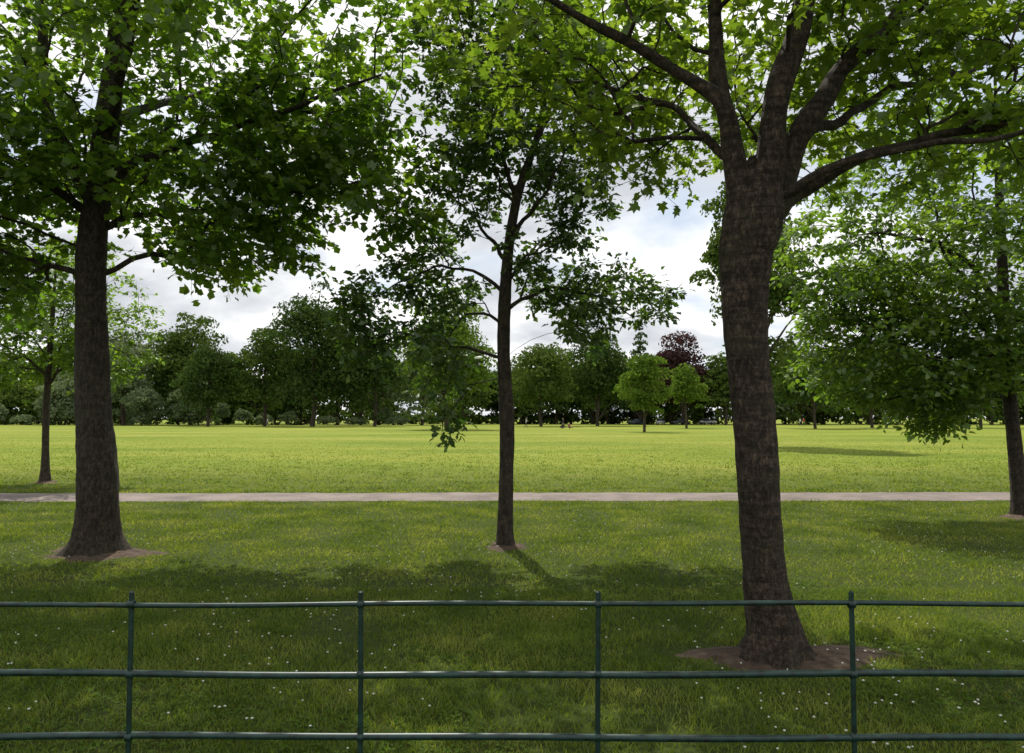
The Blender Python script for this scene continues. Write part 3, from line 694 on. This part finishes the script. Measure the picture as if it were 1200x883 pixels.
for k, a in enumerate([(8.2, 120, .5, 'sit', (.02, .02, .03), (.03, .03, .05)), (9.3, 120.5, -.6, 'sit', (.3, .12, .1), (.03, .03, .04)), (8.8, 128, 1.6, 'walk', (.03, .03, .04), (.05, .05, .08)),
                       (62, 160, 1.5, 'walk', (.6, .6, .6), (.03, .03, .06)), (63, 160.6, 1.5, 'walk', (.5, .04, .05), (.03, .03, .03)), (-48, 146, -1.5, 'walk', (.55, .55, .5), (.04, .04, .06)), (2.5, 130, 1.5, 'walk', (.5, .5, .55), (.05, .04, .04)), (25, 140, 1.5, 'walk', (.15, .18, .4), (.03, .03, .04))]):
    person(*a, k)

# ------------------------------------------------------------------ world / sun / camera
EL, AZ = math.radians(57), math.radians(-14)
w = bpy.data.worlds.new('World'); scene.world = w; w.use_nodes = True
nt = w.node_tree; nt.nodes.clear(); L = nt.links
out = nt.nodes.new('ShaderNodeOutputWorld'); bg = nt.nodes.new('ShaderNodeBackground'); bg.inputs['Strength'].default_value = .1
sky = nt.nodes.new('ShaderNodeTexSky'); sky.sky_type = 'NISHITA'; sky.sun_disc = False; sky.sun_elevation = EL; sky.sun_rotation = AZ
tc = N(nt, 'ShaderNodeTexCoord'); sp = N(nt, 'ShaderNodeSeparateXYZ'); L.new(tc.outputs['Generated'], sp.inputs[0])
az = N(nt, 'ShaderNodeMath', operation='MAXIMUM'); az.inputs[1].default_value = 0.0; L.new(sp.outputs['Z'], az.inputs[0])
ad = N(nt, 'ShaderNodeMath', operation='ADD'); ad.inputs[1].default_value = .35; L.new(az.outputs[0], ad.inputs[0])
cb = N(nt, 'ShaderNodeCombineXYZ')
for ax in 'XY':
    d = N(nt, 'ShaderNodeMath', operation='DIVIDE'); L.new(sp.outputs[ax], d.inputs[0]); L.new(ad.outputs[0], d.inputs[1]); L.new(d.outputs[0], cb.inputs[ax])
n1 = N(nt, 'ShaderNodeTexNoise', Scale=1.25, Detail=10.0, Roughness=.50, Distortion=.15); L.new(cb.outputs[0], n1.inputs['Vector'])
cov = ramp(nt, [(.39, (0, 0, 0)), (.46, (1, 1, 1))]); L.new(n1.outputs['Fac'], cov.inputs[0])
mp = N(nt, 'ShaderNodeMapping'); mp.inputs['Location'].default_value = (3.3, 1.7, 0); L.new(cb.outputs[0], mp.inputs[0])
n2 = N(nt, 'ShaderNodeTexNoise', Scale=1.9, Detail=9.0, Roughness=.52, Distortion=.2); L.new(mp.outputs[0], n2.inputs['Vector'])
cc = ramp(nt, [(.39, (6.2, 6.5, 7.0)), (.48, (8.7, 8.9, 9.2)), (.54, (12.2, 12.2, 12.1))]); L.new(n2.outputs['Fac'], cc.inputs[0])
mx = N(nt, 'ShaderNodeMix', data_type='RGBA'); L.new(cov.outputs[0], mx.inputs[0])
skb = N(nt, 'ShaderNodeMix', data_type='RGBA'); skb.inputs[0].default_value = .75; L.new(sky.outputs[0], skb.inputs[6]); skb.inputs[7].default_value = (7.8, 8.7, 9.9, 1)
L.new(skb.outputs[2], mx.inputs[6]); L.new(cc.outputs[0], mx.inputs[7])
L.new(mx.outputs[2], bg.inputs['Color']); L.new(bg.outputs[0], out.inputs[0])

sl = bpy.data.lights.new('sun', 'SUN'); sl.energy = 5.0; sl.angle = math.radians(.5); sl.color = (1, .955, .86)
so = link(bpy.data.objects.new('sun', sl))
s = Vector((math.sin(AZ) * math.cos(EL), math.cos(AZ) * math.cos(EL), math.sin(EL)))
so.rotation_euler = s.to_track_quat('Z', 'Y').to_euler(); so.location = s * 50
cd = bpy.data.cameras.new('camera'); cd.lens = 26.1; cd.sensor_width = 36; cd.clip_start = .05; cd.clip_end = 6000
co = link(bpy.data.objects.new('camera', cd)); co.location = (0, 0, 1.7); co.rotation_euler = (math.radians(93.2), 0, 0)
scene.camera = co
scene.view_settings.view_transform = 'Standard'; scene.view_settings.look = 'None'; scene.view_settings.exposure = 0
